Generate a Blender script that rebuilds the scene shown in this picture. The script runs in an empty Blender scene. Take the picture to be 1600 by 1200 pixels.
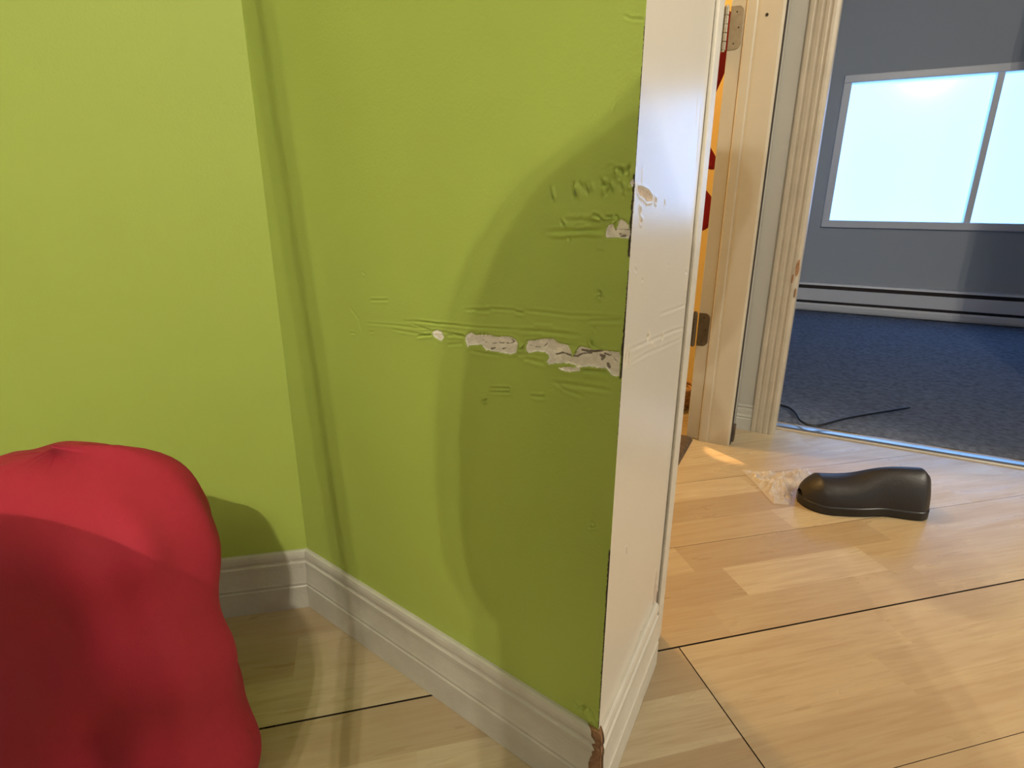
import bpy, bmesh, math, random
import numpy as np
from mathutils import Vector, Matrix, noise as mnoise
random.seed(7); rng = np.random.default_rng(7)
S = bpy.context.scene; COL = S.collection
# ------------------------------------------------------------------ camera
CAMH, FPX, PITCH, ROLL = .65, 901.0, math.radians(17.8), math.radians(.28)
cam = bpy.data.objects.new('camera', bpy.data.cameras.new('camera')); COL.objects.link(cam)
cam.data.sensor_width = 36; cam.data.lens = 36*FPX/1600; cam.data.clip_start = .01
cam.matrix_world = Matrix.Translation((0, 0, CAMH)) @ Matrix.Rotation(math.pi/2-PITCH, 4, 'X') @ Matrix.Rotation(ROLL, 4, 'Z')
S.camera = cam
# ------------------------------------------------------------------ world, exposure, lamps
S.view_settings.view_transform = 'Standard'; S.view_settings.look = 'None'
S.view_settings.gamma = 1; S.view_settings.use_curve_mapping = False
S.view_settings.exposure = 1.30
w = bpy.data.worlds.new('world'); S.world = w; w.use_nodes = True
w.node_tree.nodes['Background'].inputs[0].default_value = (1.0, .95, .86, 1)
w.node_tree.nodes['Background'].inputs[1].default_value = .19
def lamp(name, kind, loc, power, color, target=None, **kw):
    d = bpy.data.lights.new(name, kind); d.energy = power; d.color = color
    for k, v in kw.items(): setattr(d, k, v)
    o = bpy.data.objects.new(name, d); COL.objects.link(o); o.location = loc
    if target is not None:
        o.rotation_euler = (Vector(target)-Vector(loc)).to_track_quat('-Z', 'Y').to_euler()
    return o
KEY = (.15, -1.7, 2.2)
lamp('ceiling_bulb', 'POINT', (KEY[0]-.02, KEY[1], KEY[2]), 28, (1, .92, .76), shadow_soft_size=.007)
lamp('ceiling_bulb', 'POINT', (KEY[0]+.02, KEY[1]-.02, KEY[2]), 28, (1, .92, .76), shadow_soft_size=.007)
lamp('ceiling_bulb', 'POINT', (KEY[0]-.15, KEY[1]-.02, KEY[2]), 13, (1, .92, .76), shadow_soft_size=.08)
lamp('hall_ceiling_lamp', 'AREA', (2.3, .3, 1.75), 12, (1, .91, .74), target=(.2, .6, .3), size=.5)
lamp('side_room_lamp', 'POINT', (-.25, 1.75, 1.9), 21, (1, .60, .20), shadow_soft_size=.06)
lamp('side_room_beam_spot', 'SPOT', (-.03, 2.40, .85), 62, (1, .55, .22), target=(.568, 1.412, 0), spot_size=math.radians(3.1), spot_blend=.25, shadow_soft_size=.008)  # added narrow spot that lays an orange light stripe on the hall floor
# ------------------------------------------------------------------ geometry frames (metres)
def az(a): a = math.radians(a); return np.array([math.sin(a), math.cos(a)])
def ray(x, y):
    u, v = x-800, y-600; c, s = math.cos(ROLL), math.sin(ROLL); u, v = u*c+v*s, -u*s+v*c
    return np.array([u, FPX*math.cos(PITCH)-v*math.sin(PITCH), -FPX*math.sin(PITCH)-v*math.cos(PITCH)])
def fl(x, y, z=0):
    d = ray(x, y); return d[:2]*((z-CAMH)/d[2])
def onw(x, y, P0, D):
    d = ray(x, y); n = np.array([-D[1], D[0]]); t = (n@P0)/(n@d[:2]); q = d*t
    return float((q[:2]-P0)@D), float(q[2]+CAMH)
def inter(P1, D1, P2, D2):
    a = np.linalg.solve(np.array([D1, -D2]).T, P2-P1); return P1+D1*a[0]
Gd, Wd, Ld = az(128.06), az(27.5), az(77.41)
Gn = np.array([Gd[1], -Gd[0]]); Wn = np.array([Wd[1], -Wd[0]]); Ln = np.array([Ld[1], -Ld[0]])   # normals towards the viewer
if Gn@(-np.array([-.3369, .8026])) < 0: Gn = -Gn
g0, w0 = np.array([-.3369, .8026]), np.array([.1294, .5184])                                      # baseboard faces at the floor
TB = .012
gp, wp, lp = g0-Gn*TB, w0-Wn*TB, g0-Ln*TB
C = inter(gp, Gd, wp, Wd)          # outside corner of the wall
I = inter(gp, Gd, lp, Ld)          # inside corner
LG = float((C-I)@Gd)
def P(s, n): return w0+Wd*s+Wn*n   # along / out of the hall wall
HT = 2.45
# ------------------------------------------------------------------ materials
def mat(name, col, rough=.5, metal=0, bump=None, noise=None, spec=.5, coat=0):
    """bump=(scale, strength, distance); noise=(scale, amount, second colour)"""
    m = bpy.data.materials.new(name); m.use_nodes = True; nt = m.node_tree; b = nt.nodes['Principled BSDF']
    b.inputs['Base Color'].default_value = (*col, 1); b.inputs['Roughness'].default_value = rough
    b.inputs['Metallic'].default_value = metal; b.inputs['Specular IOR Level'].default_value = spec
    b.inputs['Coat Weight'].default_value = coat
    tc = nt.nodes.new('ShaderNodeTexCoord')
    if noise:
        n = nt.nodes.new('ShaderNodeTexNoise'); n.inputs['Scale'].default_value = noise[0]; n.inputs['Detail'].default_value = 5
        nt.links.new(tc.outputs['Object'], n.inputs['Vector'])
        r = nt.nodes.new('ShaderNodeMapRange'); r.inputs[1].default_value = .35; r.inputs[2].default_value = .7; r.inputs[4].default_value = noise[1]
        nt.links.new(n.outputs['Fac'], r.inputs[0])
        x = nt.nodes.new('ShaderNodeMix'); x.data_type = 'RGBA'; x.inputs['A'].default_value = (*col, 1); x.inputs['B'].default_value = (*noise[2], 1)
        nt.links.new(r.outputs[0], x.inputs['Factor']); nt.links.new(x.outputs['Result'], b.inputs['Base Color'])
    if bump:
        n = nt.nodes.new('ShaderNodeTexNoise'); n.inputs['Scale'].default_value = bump[0]; n.inputs['Detail'].default_value = 3
        nt.links.new(tc.outputs['Object'], n.inputs['Vector'])
        k = nt.nodes.new('ShaderNodeBump'); k.inputs['Strength'].default_value = bump[1]; k.inputs['Distance'].default_value = bump[2]
        nt.links.new(n.outputs['Fac'], k.inputs['Height']); nt.links.new(k.outputs[0], b.inputs['Normal'])
    return m
def relief_mat(name, paint, under, dark, rough, bump):
    """paint that gives way to the under layer where the mesh attribute 'bare' (mm inside a chip) is positive, and to a dark crack where 'crack' is."""
    m = bpy.data.materials.new(name); m.use_nodes = True; nt = m.node_tree; N = nt.nodes; K = nt.links; b = N['Principled BSDF']
    tc = N.new('ShaderNodeTexCoord')
    def noise(sc, det=4):
        n = N.new('ShaderNodeTexNoise'); n.inputs['Scale'].default_value = sc; n.inputs['Detail'].default_value = det
        K.new(tc.outputs['Object'], n.inputs['Vector']); return n.outputs['Fac']
    def math_(op, a, bb):
        n = N.new('ShaderNodeMath'); n.operation = op
        for i, v in enumerate((a, bb)):
            if isinstance(v, (int, float)): n.inputs[i].default_value = v
            else: K.new(v, n.inputs[i])
        return n.outputs[0]
    def attr(nm): n = N.new('ShaderNodeAttribute'); n.attribute_name = nm; return n.outputs['Fac']
    def mix(f, A, B):
        x = N.new('ShaderNodeMix'); x.data_type = 'RGBA'; K.new(f, x.inputs['Factor'])
        for nm, v in (('A', A), ('B', B)):
            if isinstance(v, tuple): x.inputs[nm].default_value = (*v, 1)
            else: K.new(v, x.inputs[nm])
        return x.outputs['Result']
    def ramp(f, lo, hi, a=0., bb=1.):
        r = N.new('ShaderNodeMapRange'); K.new(f, r.inputs[0]); r.inputs[1].default_value = lo; r.inputs[2].default_value = hi
        r.inputs[3].default_value = a; r.inputs[4].default_value = bb; return r.outputs[0]
    jag = math_('MULTIPLY', math_('SUBTRACT', noise(260, 3), .5), 3.2)
    fb = ramp(math_('ADD', attr('bare'), jag), -.12, .12)
    und = mix(ramp(noise(150, 6), .42, .62), under, tuple(c*.74 for c in under))
    und = mix(math_('MULTIPLY', ramp(math_('ADD', attr('bare'), math_('MULTIPLY', jag, 1.1)), 1.0, 2.2), .75), und, tuple(c*v for c, v in zip(under, (.84, .81, .77))))
    st_ = math_('MULTIPLY', ramp(math_('ADD', attr('stain'), math_('MULTIPLY', jag, .5)), -.2, .25), .85)
    und = mix(ramp(noise(55, 4), .52, .62, 0, .55), und, tuple(c*v for c, v in zip(under, (1.12, 1.12, 1.1))))
    und = mix(st_, und, (.13, .095, .06))
    jc = math_('MULTIPLY', math_('SUBTRACT', noise(420, 3), .5), 1.4)
    fd = ramp(math_('ADD', attr('crack'), jc), -.15, .15)
    pt = mix(ramp(noise(7, 3), .3, .7, 0, .5), paint, tuple(c*.94 for c in paint))
    col = mix(fd, mix(fb, pt, und), dark); K.new(col, b.inputs['Base Color'])
    K.new(ramp(math_('MAXIMUM', fb, fd), 0, 1, rough, .9), b.inputs['Roughness'])
    b.inputs['Specular IOR Level'].default_value = .5
    h = math_('ADD', math_('MULTIPLY', noise(bump[0], 2), bump[1]), math_('MULTIPLY', math_('MULTIPLY', noise(500, 5), fb), .0009))
    k = N.new('ShaderNodeBump'); k.inputs['Strength'].default_value = 1; k.inputs['Distance'].default_value = 1
    K.new(h, k.inputs['Height']); K.new(k.outputs[0], b.inputs['Normal'])
    return m
GREEN = (.375, .475, .082)
M = {}
M['green_wall'] = relief_mat('green wall paint', GREEN, (.90, .86, .76), (.06, .05, .03), .62, (330, .00022))
M['green'] = mat('green paint', GREEN, .62, bump=(330, 1, .00022))
M['white_wall'] = relief_mat('white gloss paint', (.74, .69, .58), (.62, .52, .43), (.07, .055, .045), .27, (420, .00012))
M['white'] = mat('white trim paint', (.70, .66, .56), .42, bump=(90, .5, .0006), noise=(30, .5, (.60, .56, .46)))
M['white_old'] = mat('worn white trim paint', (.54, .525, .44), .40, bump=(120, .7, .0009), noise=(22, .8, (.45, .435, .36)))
M['cream'] = mat('cream paint', (.54, .505, .41), .38, bump=(60, .3, .0005), noise=(14, .6, (.50, .465, .375)))
M['casing'] = mat('dull casing paint', (.47, .42, .33), .42, bump=(120, .6, .0007), noise=(22, .8, (.40, .355, .275)))
M['greywall'] = mat('pale grey paint', (.44, .43, .385), .55, bump=(300, .6, .0003))
M['caulk'] = mat('grey dirty joint', (.20, .175, .145), .8, noise=(60, .9, (.09, .075, .06)))
M['ceiling'] = mat('ceiling paint', (.60, .585, .55), .9)
M['dark'] = mat('raw dark wood', (.07, .045, .028), .7, noise=(60, .8, (.13, .09, .06)))
M['mdf'] = mat('raw fibreboard', (.23, .115, .05), .85, noise=(180, .9, (.36, .20, .10)), bump=(220, 1, .0012))
M['gap'] = mat('dark gap', (.035, .028, .02), .9)
M['nickel'] = mat('brushed nickel', (.33, .30, .235), .36, metal=.6, noise=(90, .6, (.24, .215, .165)))
M['bronze'] = mat('tarnished hinge metal', (.15, .125, .09), .38, metal=.6, noise=(90, .6, (.10, .08, .06)))
M['steel_dark'] = mat('dark metal', (.05, .04, .035), .35, metal=.6)
M['red'] = mat('red fabric', (.36, .010, .030), .8, bump=(900, .5, .0006), noise=(18, .5, (.30, .008, .025)))
M['orange_wall'] = mat('yellow paint', (.86, .66, .30), .6)
M['carpet'] = mat('blue grey carpet', (.17, .20, .27), .95, bump=(240, 1, .006), noise=(60, 1, (.085, .10, .15)))
M['blue_wall'] = mat('pale blue wall paint', (.42, .46, .50), .6)
M['metalwhite'] = mat('white enamel', (.75, .76, .78), .35)
M['black'] = mat('black rubber', (.015, .014, .016), .35)
M['blacksoft'] = mat('black leather', (.022, .02, .022), .42, bump=(160, .5, .0008))
M['wicker'] = mat('wicker', (.50, .30, .14), .6, noise=(120, .7, (.25, .12, .05)))
M['skin'] = mat('skin', (.55, .33, .23), .5); M['cloth'] = mat('dark cotton', (.05, .06, .09), .9); M['hair'] = mat('brown hair', (.05, .03, .02), .7)
M['straw'] = mat('broom straw', (.45, .31, .12), .8, noise=(200, .8, (.30, .2, .08))); M['wood'] = mat('varnished wood', (.40, .24, .11), .4)
M['alu'] = mat('aluminium', (.62, .60, .58), .3, metal=.9)
# ------------------------------------------------------------------ helpers
def finish(o, label=None, cat=None, group=None, kind=None, parent=None):
    if label: o['label'] = label
    if cat: o['category'] = cat
    if group: o['group'] = group
    if kind: o['kind'] = kind
    if parent is not None: o.parent = parent
    return o
def mesh(name, vs, fs, m, smooth=False, mi=None, **kw):
    me = bpy.data.meshes.new(name); me.from_pydata([tuple(map(float, v)) for v in vs], [], fs)
    for k in (m if isinstance(m, list) else [m]): me.materials.append(k)
    if mi: me.polygons.foreach_set('material_index', mi)
    if smooth: me.polygons.foreach_set('use_smooth', [True]*len(me.polygons))
    me.update(); o = bpy.data.objects.new(name, me); COL.objects.link(o)
    return finish(o, **kw)
def bmobj(name, bm, m, smooth=False, bevel=0, seg=2, **kw):
    bmesh.ops.recalc_face_normals(bm, faces=bm.faces)
    me = bpy.data.meshes.new(name); bm.to_mesh(me); bm.free()
    for k in (m if isinstance(m, list) else [m]): me.materials.append(k)
    if smooth: me.polygons.foreach_set('use_smooth', [True]*len(me.polygons))
    o = bpy.data.objects.new(name, me); COL.objects.link(o)
    if bevel:
        b = o.modifiers.new('bevel', 'BEVEL'); b.width = bevel; b.segments = seg; b.limit_method = 'ANGLE'
    return finish(o, **kw)
def prism(bm, pts, z0, z1):
    a = [bm.verts.new((p[0], p[1], z0)) for p in pts]; b = [bm.verts.new((p[0], p[1], z1)) for p in pts]; n = len(pts)
    bm.faces.new(a[::-1]); bm.faces.new(b)
    for i in range(n): bm.faces.new((a[i], a[(i+1) % n], b[(i+1) % n], b[i]))
def solid(name, pts, z0, z1, m, bevel=0, **kw):
    bm = bmesh.new(); prism(bm, pts, z0, z1); return bmobj(name, bm, m, bevel=bevel, **kw)
def rect(s0, s1, n0, n1): return [P(s0, n0), P(s1, n0), P(s1, n1), P(s0, n1)]
def tube(bm, pts, r, seg=10, cap=True):
    pts = [Vector(p) for p in pts]; rs = r if isinstance(r, list) else [r]*len(pts); rings = []; up = Vector((.13, .21, .97))
    for i, p in enumerate(pts):
        t = (pts[min(i+1, len(pts)-1)]-pts[max(i-1, 0)]).normalized()
        a = t.cross(up); a = a if a.length > .05 else t.cross(Vector((1, 0, 0))); a.normalize(); b = t.cross(a)
        rings.append([bm.verts.new(p+(a*math.cos(k*2*math.pi/seg)+b*math.sin(k*2*math.pi/seg))*rs[i]) for k in range(seg)])
    for x, y in zip(rings, rings[1:]):
        for k in range(seg): bm.faces.new((x[k], x[(k+1) % seg], y[(k+1) % seg], y[k]))
    if cap: bm.faces.new(rings[0][::-1]); bm.faces.new(rings[-1])
# ------------------------------------------------------------------ floor: three-strip laminate
Fs, Ft = az(75.8), az(-14.2)
SW = .08
def strip_color(i, s): return 0
fixed = {  # strip index (0 = the strip just beyond the open seam) : joints (m along) and tones between them
    -1: ([-.62, -.17, .424, .78, 1.22], [.40, .30, .62, .34, .45, .5]),
    -2: ([-.40, .02, .424, .70, 1.1], [.50, .34, .22, .36, .40, .30]),
    -3: ([-.55, -.10, .18, .424, .92], [.30, .40, .28, .62, .50, .3]),
    0: ([-.50, -.22, .30, .52, .95], [.35, .30, .30, .55, .42, .35]),
    1: ([-.45, -.14, .30, .604, .90], [.60, .62, .35, .60, .12, .40]),
    2: ([-.60, .10, .549, .99], [.5, .6, .35, .62, .35, .55]),
    3: ([-.30, .25, .44, .83, 1.30], [.5, .4, .4, .45, .20, .35]),
}
fv, ff, fc, fuv = [], [], [], []
def block(s0, s1, t0, t1, tone, gs0, gs1, gt0, gt1):
    q = [(s0+gs0, t0+gt0), (s1-gs1, t0+gt0), (s1-gs1, t1-gt1), (s0+gs0, t1-gt1)]
    b = len(fv)
    for s, t in q: p = Fs*s+Ft*t; fv.append((p[0], p[1], 0)); fuv.append((s, t)); fc.append(tone)
    for s, t in q: p = Fs*s+Ft*t; fv.append((p[0], p[1], -.004)); fuv.append((s, t)); fc.append(-1)
    for s, t in q: p = Fs*s+Ft*t; fv.append((p[0], p[1], 0)); fuv.append((s, t)); fc.append(-1)
    ff.append((b, b+1, b+2, b+3))
    for k in range(4): ff.append((b+8+k, b+4+k, b+4+(k+1) % 4, b+8+(k+1) % 4))
for i in range(-40, 60):
    t0 = .631+SW*i; seam_lo = i % 3 == 0; seam_hi = i % 3 == 2
    if i in fixed: js, tones = fixed[i]; js = [-4.5, -2.6, -1.5, -1.0]+js+[1.75, 2.6, 4.5]; tones = [.4, .5, .3]+tones+[.5, .3, .4]
    else:
        js = [-4.5]; 
        while js[-1] < 4.5: js.append(js[-1]+random.uniform(.24, .52))
        tones = [random.choice((.2, .35, .4, .5, .62)) for _ in js]
    for k in range(len(js)-1):
        a, b = js[k], js[k+1]
        pe = abs(a-.424) < 1e-6 and i in (-1, -2, -3); pe2 = abs(b-.424) < 1e-6 and i in (-1, -2, -3)
        wide = .0015 if i in (-1, 0) else .00045
        block(a, b, t0, t0+SW, tones[k % len(tones)]+random.uniform(-.04, .04), .0009 if pe else 0, .0009 if pe2 else 0,
              wide if seam_lo else 0, (.0015 if i == -1 else .00045) if seam_hi else 0)
b = len(fv)
for x, y in ((-6, -6), (6, -6), (6, 7), (-6, 7)): fv.append((x, y, -.004)); fuv.append((0, 0)); fc.append(-1)
ff.append((b, b+1, b+2, b+3))
mf = bpy.data.materials.new('beech laminate'); mf.use_nodes = True; nt = mf.node_tree; N = nt.nodes; K = nt.links; bs = N['Principled BSDF']
at = N.new('ShaderNodeAttribute'); at.attribute_name = 'tone'; uv = N.new('ShaderNodeAttribute'); uv.attribute_name = 'st'
def vmul(src, v):
    n = N.new('ShaderNodeVectorMath'); n.operation = 'MULTIPLY'; n.inputs[1].default_value = v; K.new(src, n.inputs[0]); return n.outputs[0]
def vadd_tone(src):
    c = N.new('ShaderNodeCombineXYZ'); m1 = N.new('ShaderNodeMath'); m1.operation = 'MULTIPLY'; m1.inputs[1].default_value = 37; K.new(at.outputs['Fac'], m1.inputs[0])
    K.new(m1.outputs[0], c.inputs[2]); K.new(m1.outputs[0], c.inputs[0]); n = N.new('ShaderNodeVectorMath'); n.operation = 'ADD'; K.new(src, n.inputs[0]); K.new(c.outputs[0], n.inputs[1]); return n.outputs[0]
n1 = N.new('ShaderNodeTexNoise'); n1.inputs['Scale'].default_value = 1; n1.inputs['Detail'].default_value = 6; n1.inputs['Distortion'].default_value = .6
K.new(vadd_tone(vmul(uv.outputs['Vector'], (9, 150, 1))), n1.inputs['Vector'])
n2 = N.new('ShaderNodeTexNoise'); n2.inputs['Scale'].default_value = 1; n2.inputs['Detail'].default_value = 3; n2.inputs['Distortion'].default_value = 1.5
K.new(vadd_tone(vmul(uv.outputs['Vector'], (3, 26, 1))), n2.inputs['Vector'])
cr = N.new('ShaderNodeValToRGB'); e = cr.color_ramp.elements
e[0].position = .15; e[0].color = (.54, .455, .30, 1); e[1].position = .65; e[1].color = (.40, .305, .185, 1)
x = e.new(.40); x.color = (.475, .38, .235, 1)
K.new(at.outputs['Fac'], cr.inputs[0])
def mx(f, A, B, typ='MIX'):
    q = N.new('ShaderNodeMix'); q.data_type = 'RGBA'; q.blend_type = typ
    if isinstance(f, float): q.inputs['Factor'].default_value = f
    else: K.new(f, q.inputs['Factor'])
    K.new(A, q.inputs['A'])
    if isinstance(B, tuple): q.inputs['B'].default_value = B
    else: K.new(B, q.inputs['B'])
    return q.outputs['Result']
def mr(f, a, b, c, d):
    r = N.new('ShaderNodeMapRange'); K.new(f, r.inputs[0]); r.inputs[1].default_value = a; r.inputs[2].default_value = b; r.inputs[3].default_value = c; r.inputs[4].default_value = d; return r.outputs[0]
c1 = mx(mr(n1.outputs['Fac'], .42, .72, 0, .38), cr.outputs['Color'], (.32, .21, .11, 1))
c2 = mx(mr(n2.outputs['Fac'], .45, .7, 0, .32), c1, (.36, .24, .125, 1))
c3 = mx(mr(at.outputs['Fac'], -.5, -.4, 1, 0), c2, (.03, .02, .014, 1))
K.new(c3, bs.inputs['Base Color']); K.new(mr(n2.outputs['Fac'], .3, .7, .26, .36), bs.inputs['Roughness'])
fo = mesh('floor', fv, ff, mf, kind='structure')
a_ = fo.data.attributes.new('tone', 'FLOAT', 'POINT'); a_.data.foreach_set('value', fc)
a_ = fo.data.attributes.new('st', 'FLOAT_VECTOR', 'POINT'); a_.data.foreach_set('vector', np.array([(u, v, 0) for u, v in fuv]).ravel())
# ------------------------------------------------------------------ damaged walls (real relief from chips, grooves, dents)
def seg_d(X, Z, a, b):
    d = np.array(b)-np.array(a); L = d@d+1e-12; t = np.clip(((X-a[0])*d[0]+(Z-a[1])*d[1])/L, 0, 1)
    return np.hypot(X-a[0]-t*d[0], Z-a[1]-t*d[1]), t
def sdf(X, Z, poly):   # metres, positive inside
    D = np.full(X.shape, 9.); ins = np.zeros(X.shape, bool); n = len(poly)
    for i in range(n):
        a, b = poly[i], poly[(i+1) % n]; D = np.minimum(D, seg_d(X, Z, a, b)[0])
        c = (a[1] > Z) != (b[1] > Z); xi = (b[0]-a[0])*(Z-a[1])/(b[1]-a[1]+1e-12)+a[0]; ins ^= c & (X < xi)
    return np.where(ins, D, -D)
def relief_wall(name, P0, D, Nn, L, fine, m, polys, grooves, dents, cracks, zone, stains=(), rel=1.9, edge=0.0, end_z=0.0, step=.0011):
    xs = np.unique(np.concatenate([np.arange(0, fine[0], .02), np.arange(fine[0], L-.006, step), np.arange(L-.006, L, .0004), [L]])) if edge >= 0 else \
        np.unique(np.concatenate([np.arange(0, .006, .0004), np.arange(.006, L, step), [L]]))
    zs = np.unique(np.concatenate([np.arange(0, zone[0], .01), np.arange(zone[0], zone[1], step), np.arange(zone[1], HT, .05), [HT]]).round(5))
    X, Z = np.meshgrid(xs, zs); nz, nx = X.shape
    h = np.zeros(X.shape); bare = np.full(X.shape, -9.); crack = np.full(X.shape, -9.); stain = np.full(X.shape, -9.)
    def win(pts, r):
        a = np.array(pts); i0, i1 = np.searchsorted(zs, [a[:, 1].min()-r, a[:, 1].max()+r]); j0, j1 = np.searchsorted(xs, [a[:, 0].min()-r, a[:, 0].max()+r])
        return slice(i0, i1), slice(j0, j1)
    for pl, dep in polys:
        w_ = win(pl, .02)
        if X[w_].size == 0: continue
        d = sdf(X[w_], Z[w_], pl)*1000; bare[w_] = np.maximum(bare[w_], d)
        h[w_] += -dep*np.clip((d+.4)/1.2, 0, 1)*.001+.00045*np.exp(-((d+1.6)/1.1)**2)
    for pts, wd, dep in grooves:
        w_ = win(pts, wd*4)
        if X[w_].size == 0: continue
        best = np.zeros(X[w_].shape); n = len(pts)-1
        for i in range(n):
            d, t = seg_d(X[w_], Z[w_], pts[i], pts[i+1]); tt = (i+t)/n; tap = np.clip(np.minimum(tt, 1-tt)*6+.12, 0, 1)
            g = (-rel*dep*np.exp(-(d/wd)**2)+rel*dep*.45*np.exp(-((d-wd*1.9)/wd)**2))*tap
            best = np.where(abs(g) > abs(best), g, best)
        h[w_] += best*.001
    for a, b, wd, dep in dents:
        w_ = win([a, b], wd*4)
        if X[w_].size == 0: continue
        d, t = seg_d(X[w_], Z[w_], a, b); sh = np.sin(np.pi*np.clip(t*.86+.07, 0, 1))
        h[w_] += .0034*dep*sh*np.exp(-(d/wd)**2)-.0034*dep*.8*sh*np.exp(-(seg_d(X[w_]-wd*1.3, Z[w_], a, b)[0]/wd)**2)
    for pts, wd in stains:
        w_ = win(pts, wd*3)
        for i in range(len(pts)-1):
            d, t = seg_d(X[w_], Z[w_], pts[i], pts[i+1]); stain[w_] = np.maximum(stain[w_], (wd-d)*1000); h[w_] -= .0004*np.exp(-(d/wd)**2)
    ex = (L-X) if edge >= 0 else X
    for z0, z1, w0_, w1_ in cracks:        # ragged dark gap along the outside corner
        env = np.clip(np.minimum(Z-z0, z1-Z)/.02, -2, 1); ww = (w0_+(w1_-w0_)*np.clip((Z-z0)/(z1-z0), 0, 1))
        nn = np.interp(zs, np.arange(0, HT, .004), rng.normal(0, .45, len(np.arange(0, HT, .004))))[:, None]
        crack = np.maximum(crack, np.minimum(ww*1000*(.8+.25*nn)-ex*1000, env*3))
    h = np.where(crack > 0, h-.0008, h)
    h *= np.clip(ex/.001, 0, 1)
    pos = P0[None, None, :]+D*X[..., None]+Nn*h[..., None]
    V = np.concatenate([pos, Z[..., None]], -1).reshape(-1, 3)
    idx = np.arange(nz*nx).reshape(nz, nx); F = np.stack([idx[:-1, :-1], idx[:-1, 1:], idx[1:, 1:], idx[1:, :-1]], -1).reshape(-1, 4)
    nd = np.cross(np.append(D, 0), (0, 0, 1))[:2]
    if nd@Nn < 0: F = F[:, ::-1]
    me = bpy.data.meshes.new(name); me.vertices.add(len(V)); me.vertices.foreach_set('co', V.ravel())
    me.loops.add(F.size); me.loops.foreach_set('vertex_index', F.ravel().astype(np.int32)); me.polygons.add(len(F))
    me.polygons.foreach_set('loop_start', np.arange(0, F.size, 4, dtype=np.int32)); me.polygons.foreach_set('use_smooth', np.ones(len(F), bool))
    me.update(calc_edges=True); me.validate()
    for nm, arr in (('bare', bare), ('crack', crack), ('stain', stain)):
        q = me.attributes.new(nm, 'FLOAT', 'POINT'); q.data.foreach_set('value', arr.ravel().astype(np.float32))
    me.materials.append(m); o = bpy.data.objects.new(name, me); COL.objects.link(o); o['kind'] = 'structure'
    return o
def mp(P0, D, k=1., ox=0., oy=0.):
    return lambda x, y: onw(ox+x*k, oy+y*k, P0, D)
# --- green wall: outlines read from three enlargements of the photo
A = mp(I, Gd, .225, 640, 440); B = mp(I, Gd, .13333, 840, 240); R = mp(I, Gd); T = mp(I, Gd, 1/3, 340, 400); U = mp(I, Gd, .15, 880, 1020)
def L_(f, *q): return [f(*p) for p in q]
polys = [
 (L_(R, (675,519),(684,515),(690,519),(694,526),(690,533),(683,530),(677,525)), .7),
 (L_(A, (385,385),(400,365),(432,352),(455,372),(520,372),(560,370),(600,385),(640,380),(690,380),(735,400),(752,430),(745,465),(740,495),(700,505),(650,495),(590,488),(530,475),(505,450),(500,440),(430,440),(412,445),(405,460),(390,430)), 1.1),
 (L_(A, (815,412),(880,405),(940,395),(1000,400),(1030,425),(1060,435),(1100,440),(1130,470),(1145,510),(1160,480),(1190,450),(1230,460),(1280,470),(1340,478),(1400,485),(1455,490),(1465,520),(1458,560),(1455,655),(1430,662),(1400,650),(1385,625),(1350,600),(1300,600),(1250,585),(1200,595),(1150,590),(1110,565),(1050,570),(1000,570),(970,575),(955,560),(968,530),(965,510),(940,490),(880,485),(830,495),(808,485)), 1.3),
 (L_(A, (1035,600),(1060,593),(1110,592),(1160,598),(1190,605),(1170,622),(1120,628),(1070,620)), .7),
 (L_(B, (800,960),(815,870),(840,825),(885,820),(900,880),(915,890),(930,850),(955,780),(990,775),(1030,790),(1065,830),(1075,880),(1100,900),(1095,960),(1060,1000),(980,990),(940,985),(870,985),(800,985)), .9),
 (L_(B, (1075,345),(1100,310),(1142,300),(1135,370),(1110,385)), .5),
]
grooves = [(L_(A, *q), w_*.001, d_) for q, w_, d_ in [
 (((380,198),(560,190),(750,200)),1.2,.5), (((455,207),(560,204)),1.3,.8), (((735,212),(792,221)),1.3,.9), (((790,200),(1100,235),(1480,250)),1.3,.45),
 (((1240,270),(1480,270)),1.5,.7), (((0,265),(200,295),(480,320),(760,335)),1.1,.5), (((0,290),(150,340),(380,370)),1.1,.45), (((50,380),(160,365)),1.2,.6),
 (((100,345),(160,350)),1.2,.6), (((260,372),(385,378)),1.4,.7), (((750,340),(900,345),(1180,375)),1.6,.6), (((560,740),(690,742),(692,770),(555,768)),1.1,.7),
 (((840,795),(940,798)),1.3,.7), (((505,835),(530,822)),1.2,.9), (((990,700),(1200,725),(1400,760)),1.8,.55), (((1010,705),(1080,750),(1200,800)),1.6,.45),
 (((1190,618),(1380,632)),2.2,1.0), (((1190,632),(1380,645)),1.2,-.5), (((790,530),(940,570)),1.8,.5), (((480,370),(500,356)),.9,.9), (((505,370),(522,356)),.9,.9), (((528,370),(542,358)),.9,.9),
 (((755,455),(785,465)),1.6,1.1), (((740,510),(860,505)),1.6,.5), (((1285,320),(1290,350)),1.,.6), (((860,300),(1000,310)),1.5,-.3), (((640,510),(520,500),(420,480)),1.5,.35), (((260,440),(370,430)),1.4,.4)]]
grooves += [(L_(T, *q), w_*.001, d_) for q, w_, d_ in [(((715,208),(800,208)),1.2,.6), (((690,315),(830,325),(1000,345)),1.1,.4), (((870,305),(1150,325)),1.1,.45), (((820,345),(1000,375)),1.1,.5),
 (((1240,682),(1262,672)),1.1,.8), (((935,378),(1005,372)),1.2,.6), (((1100,365),(1160,380)),1.2,.7)]]
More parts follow.
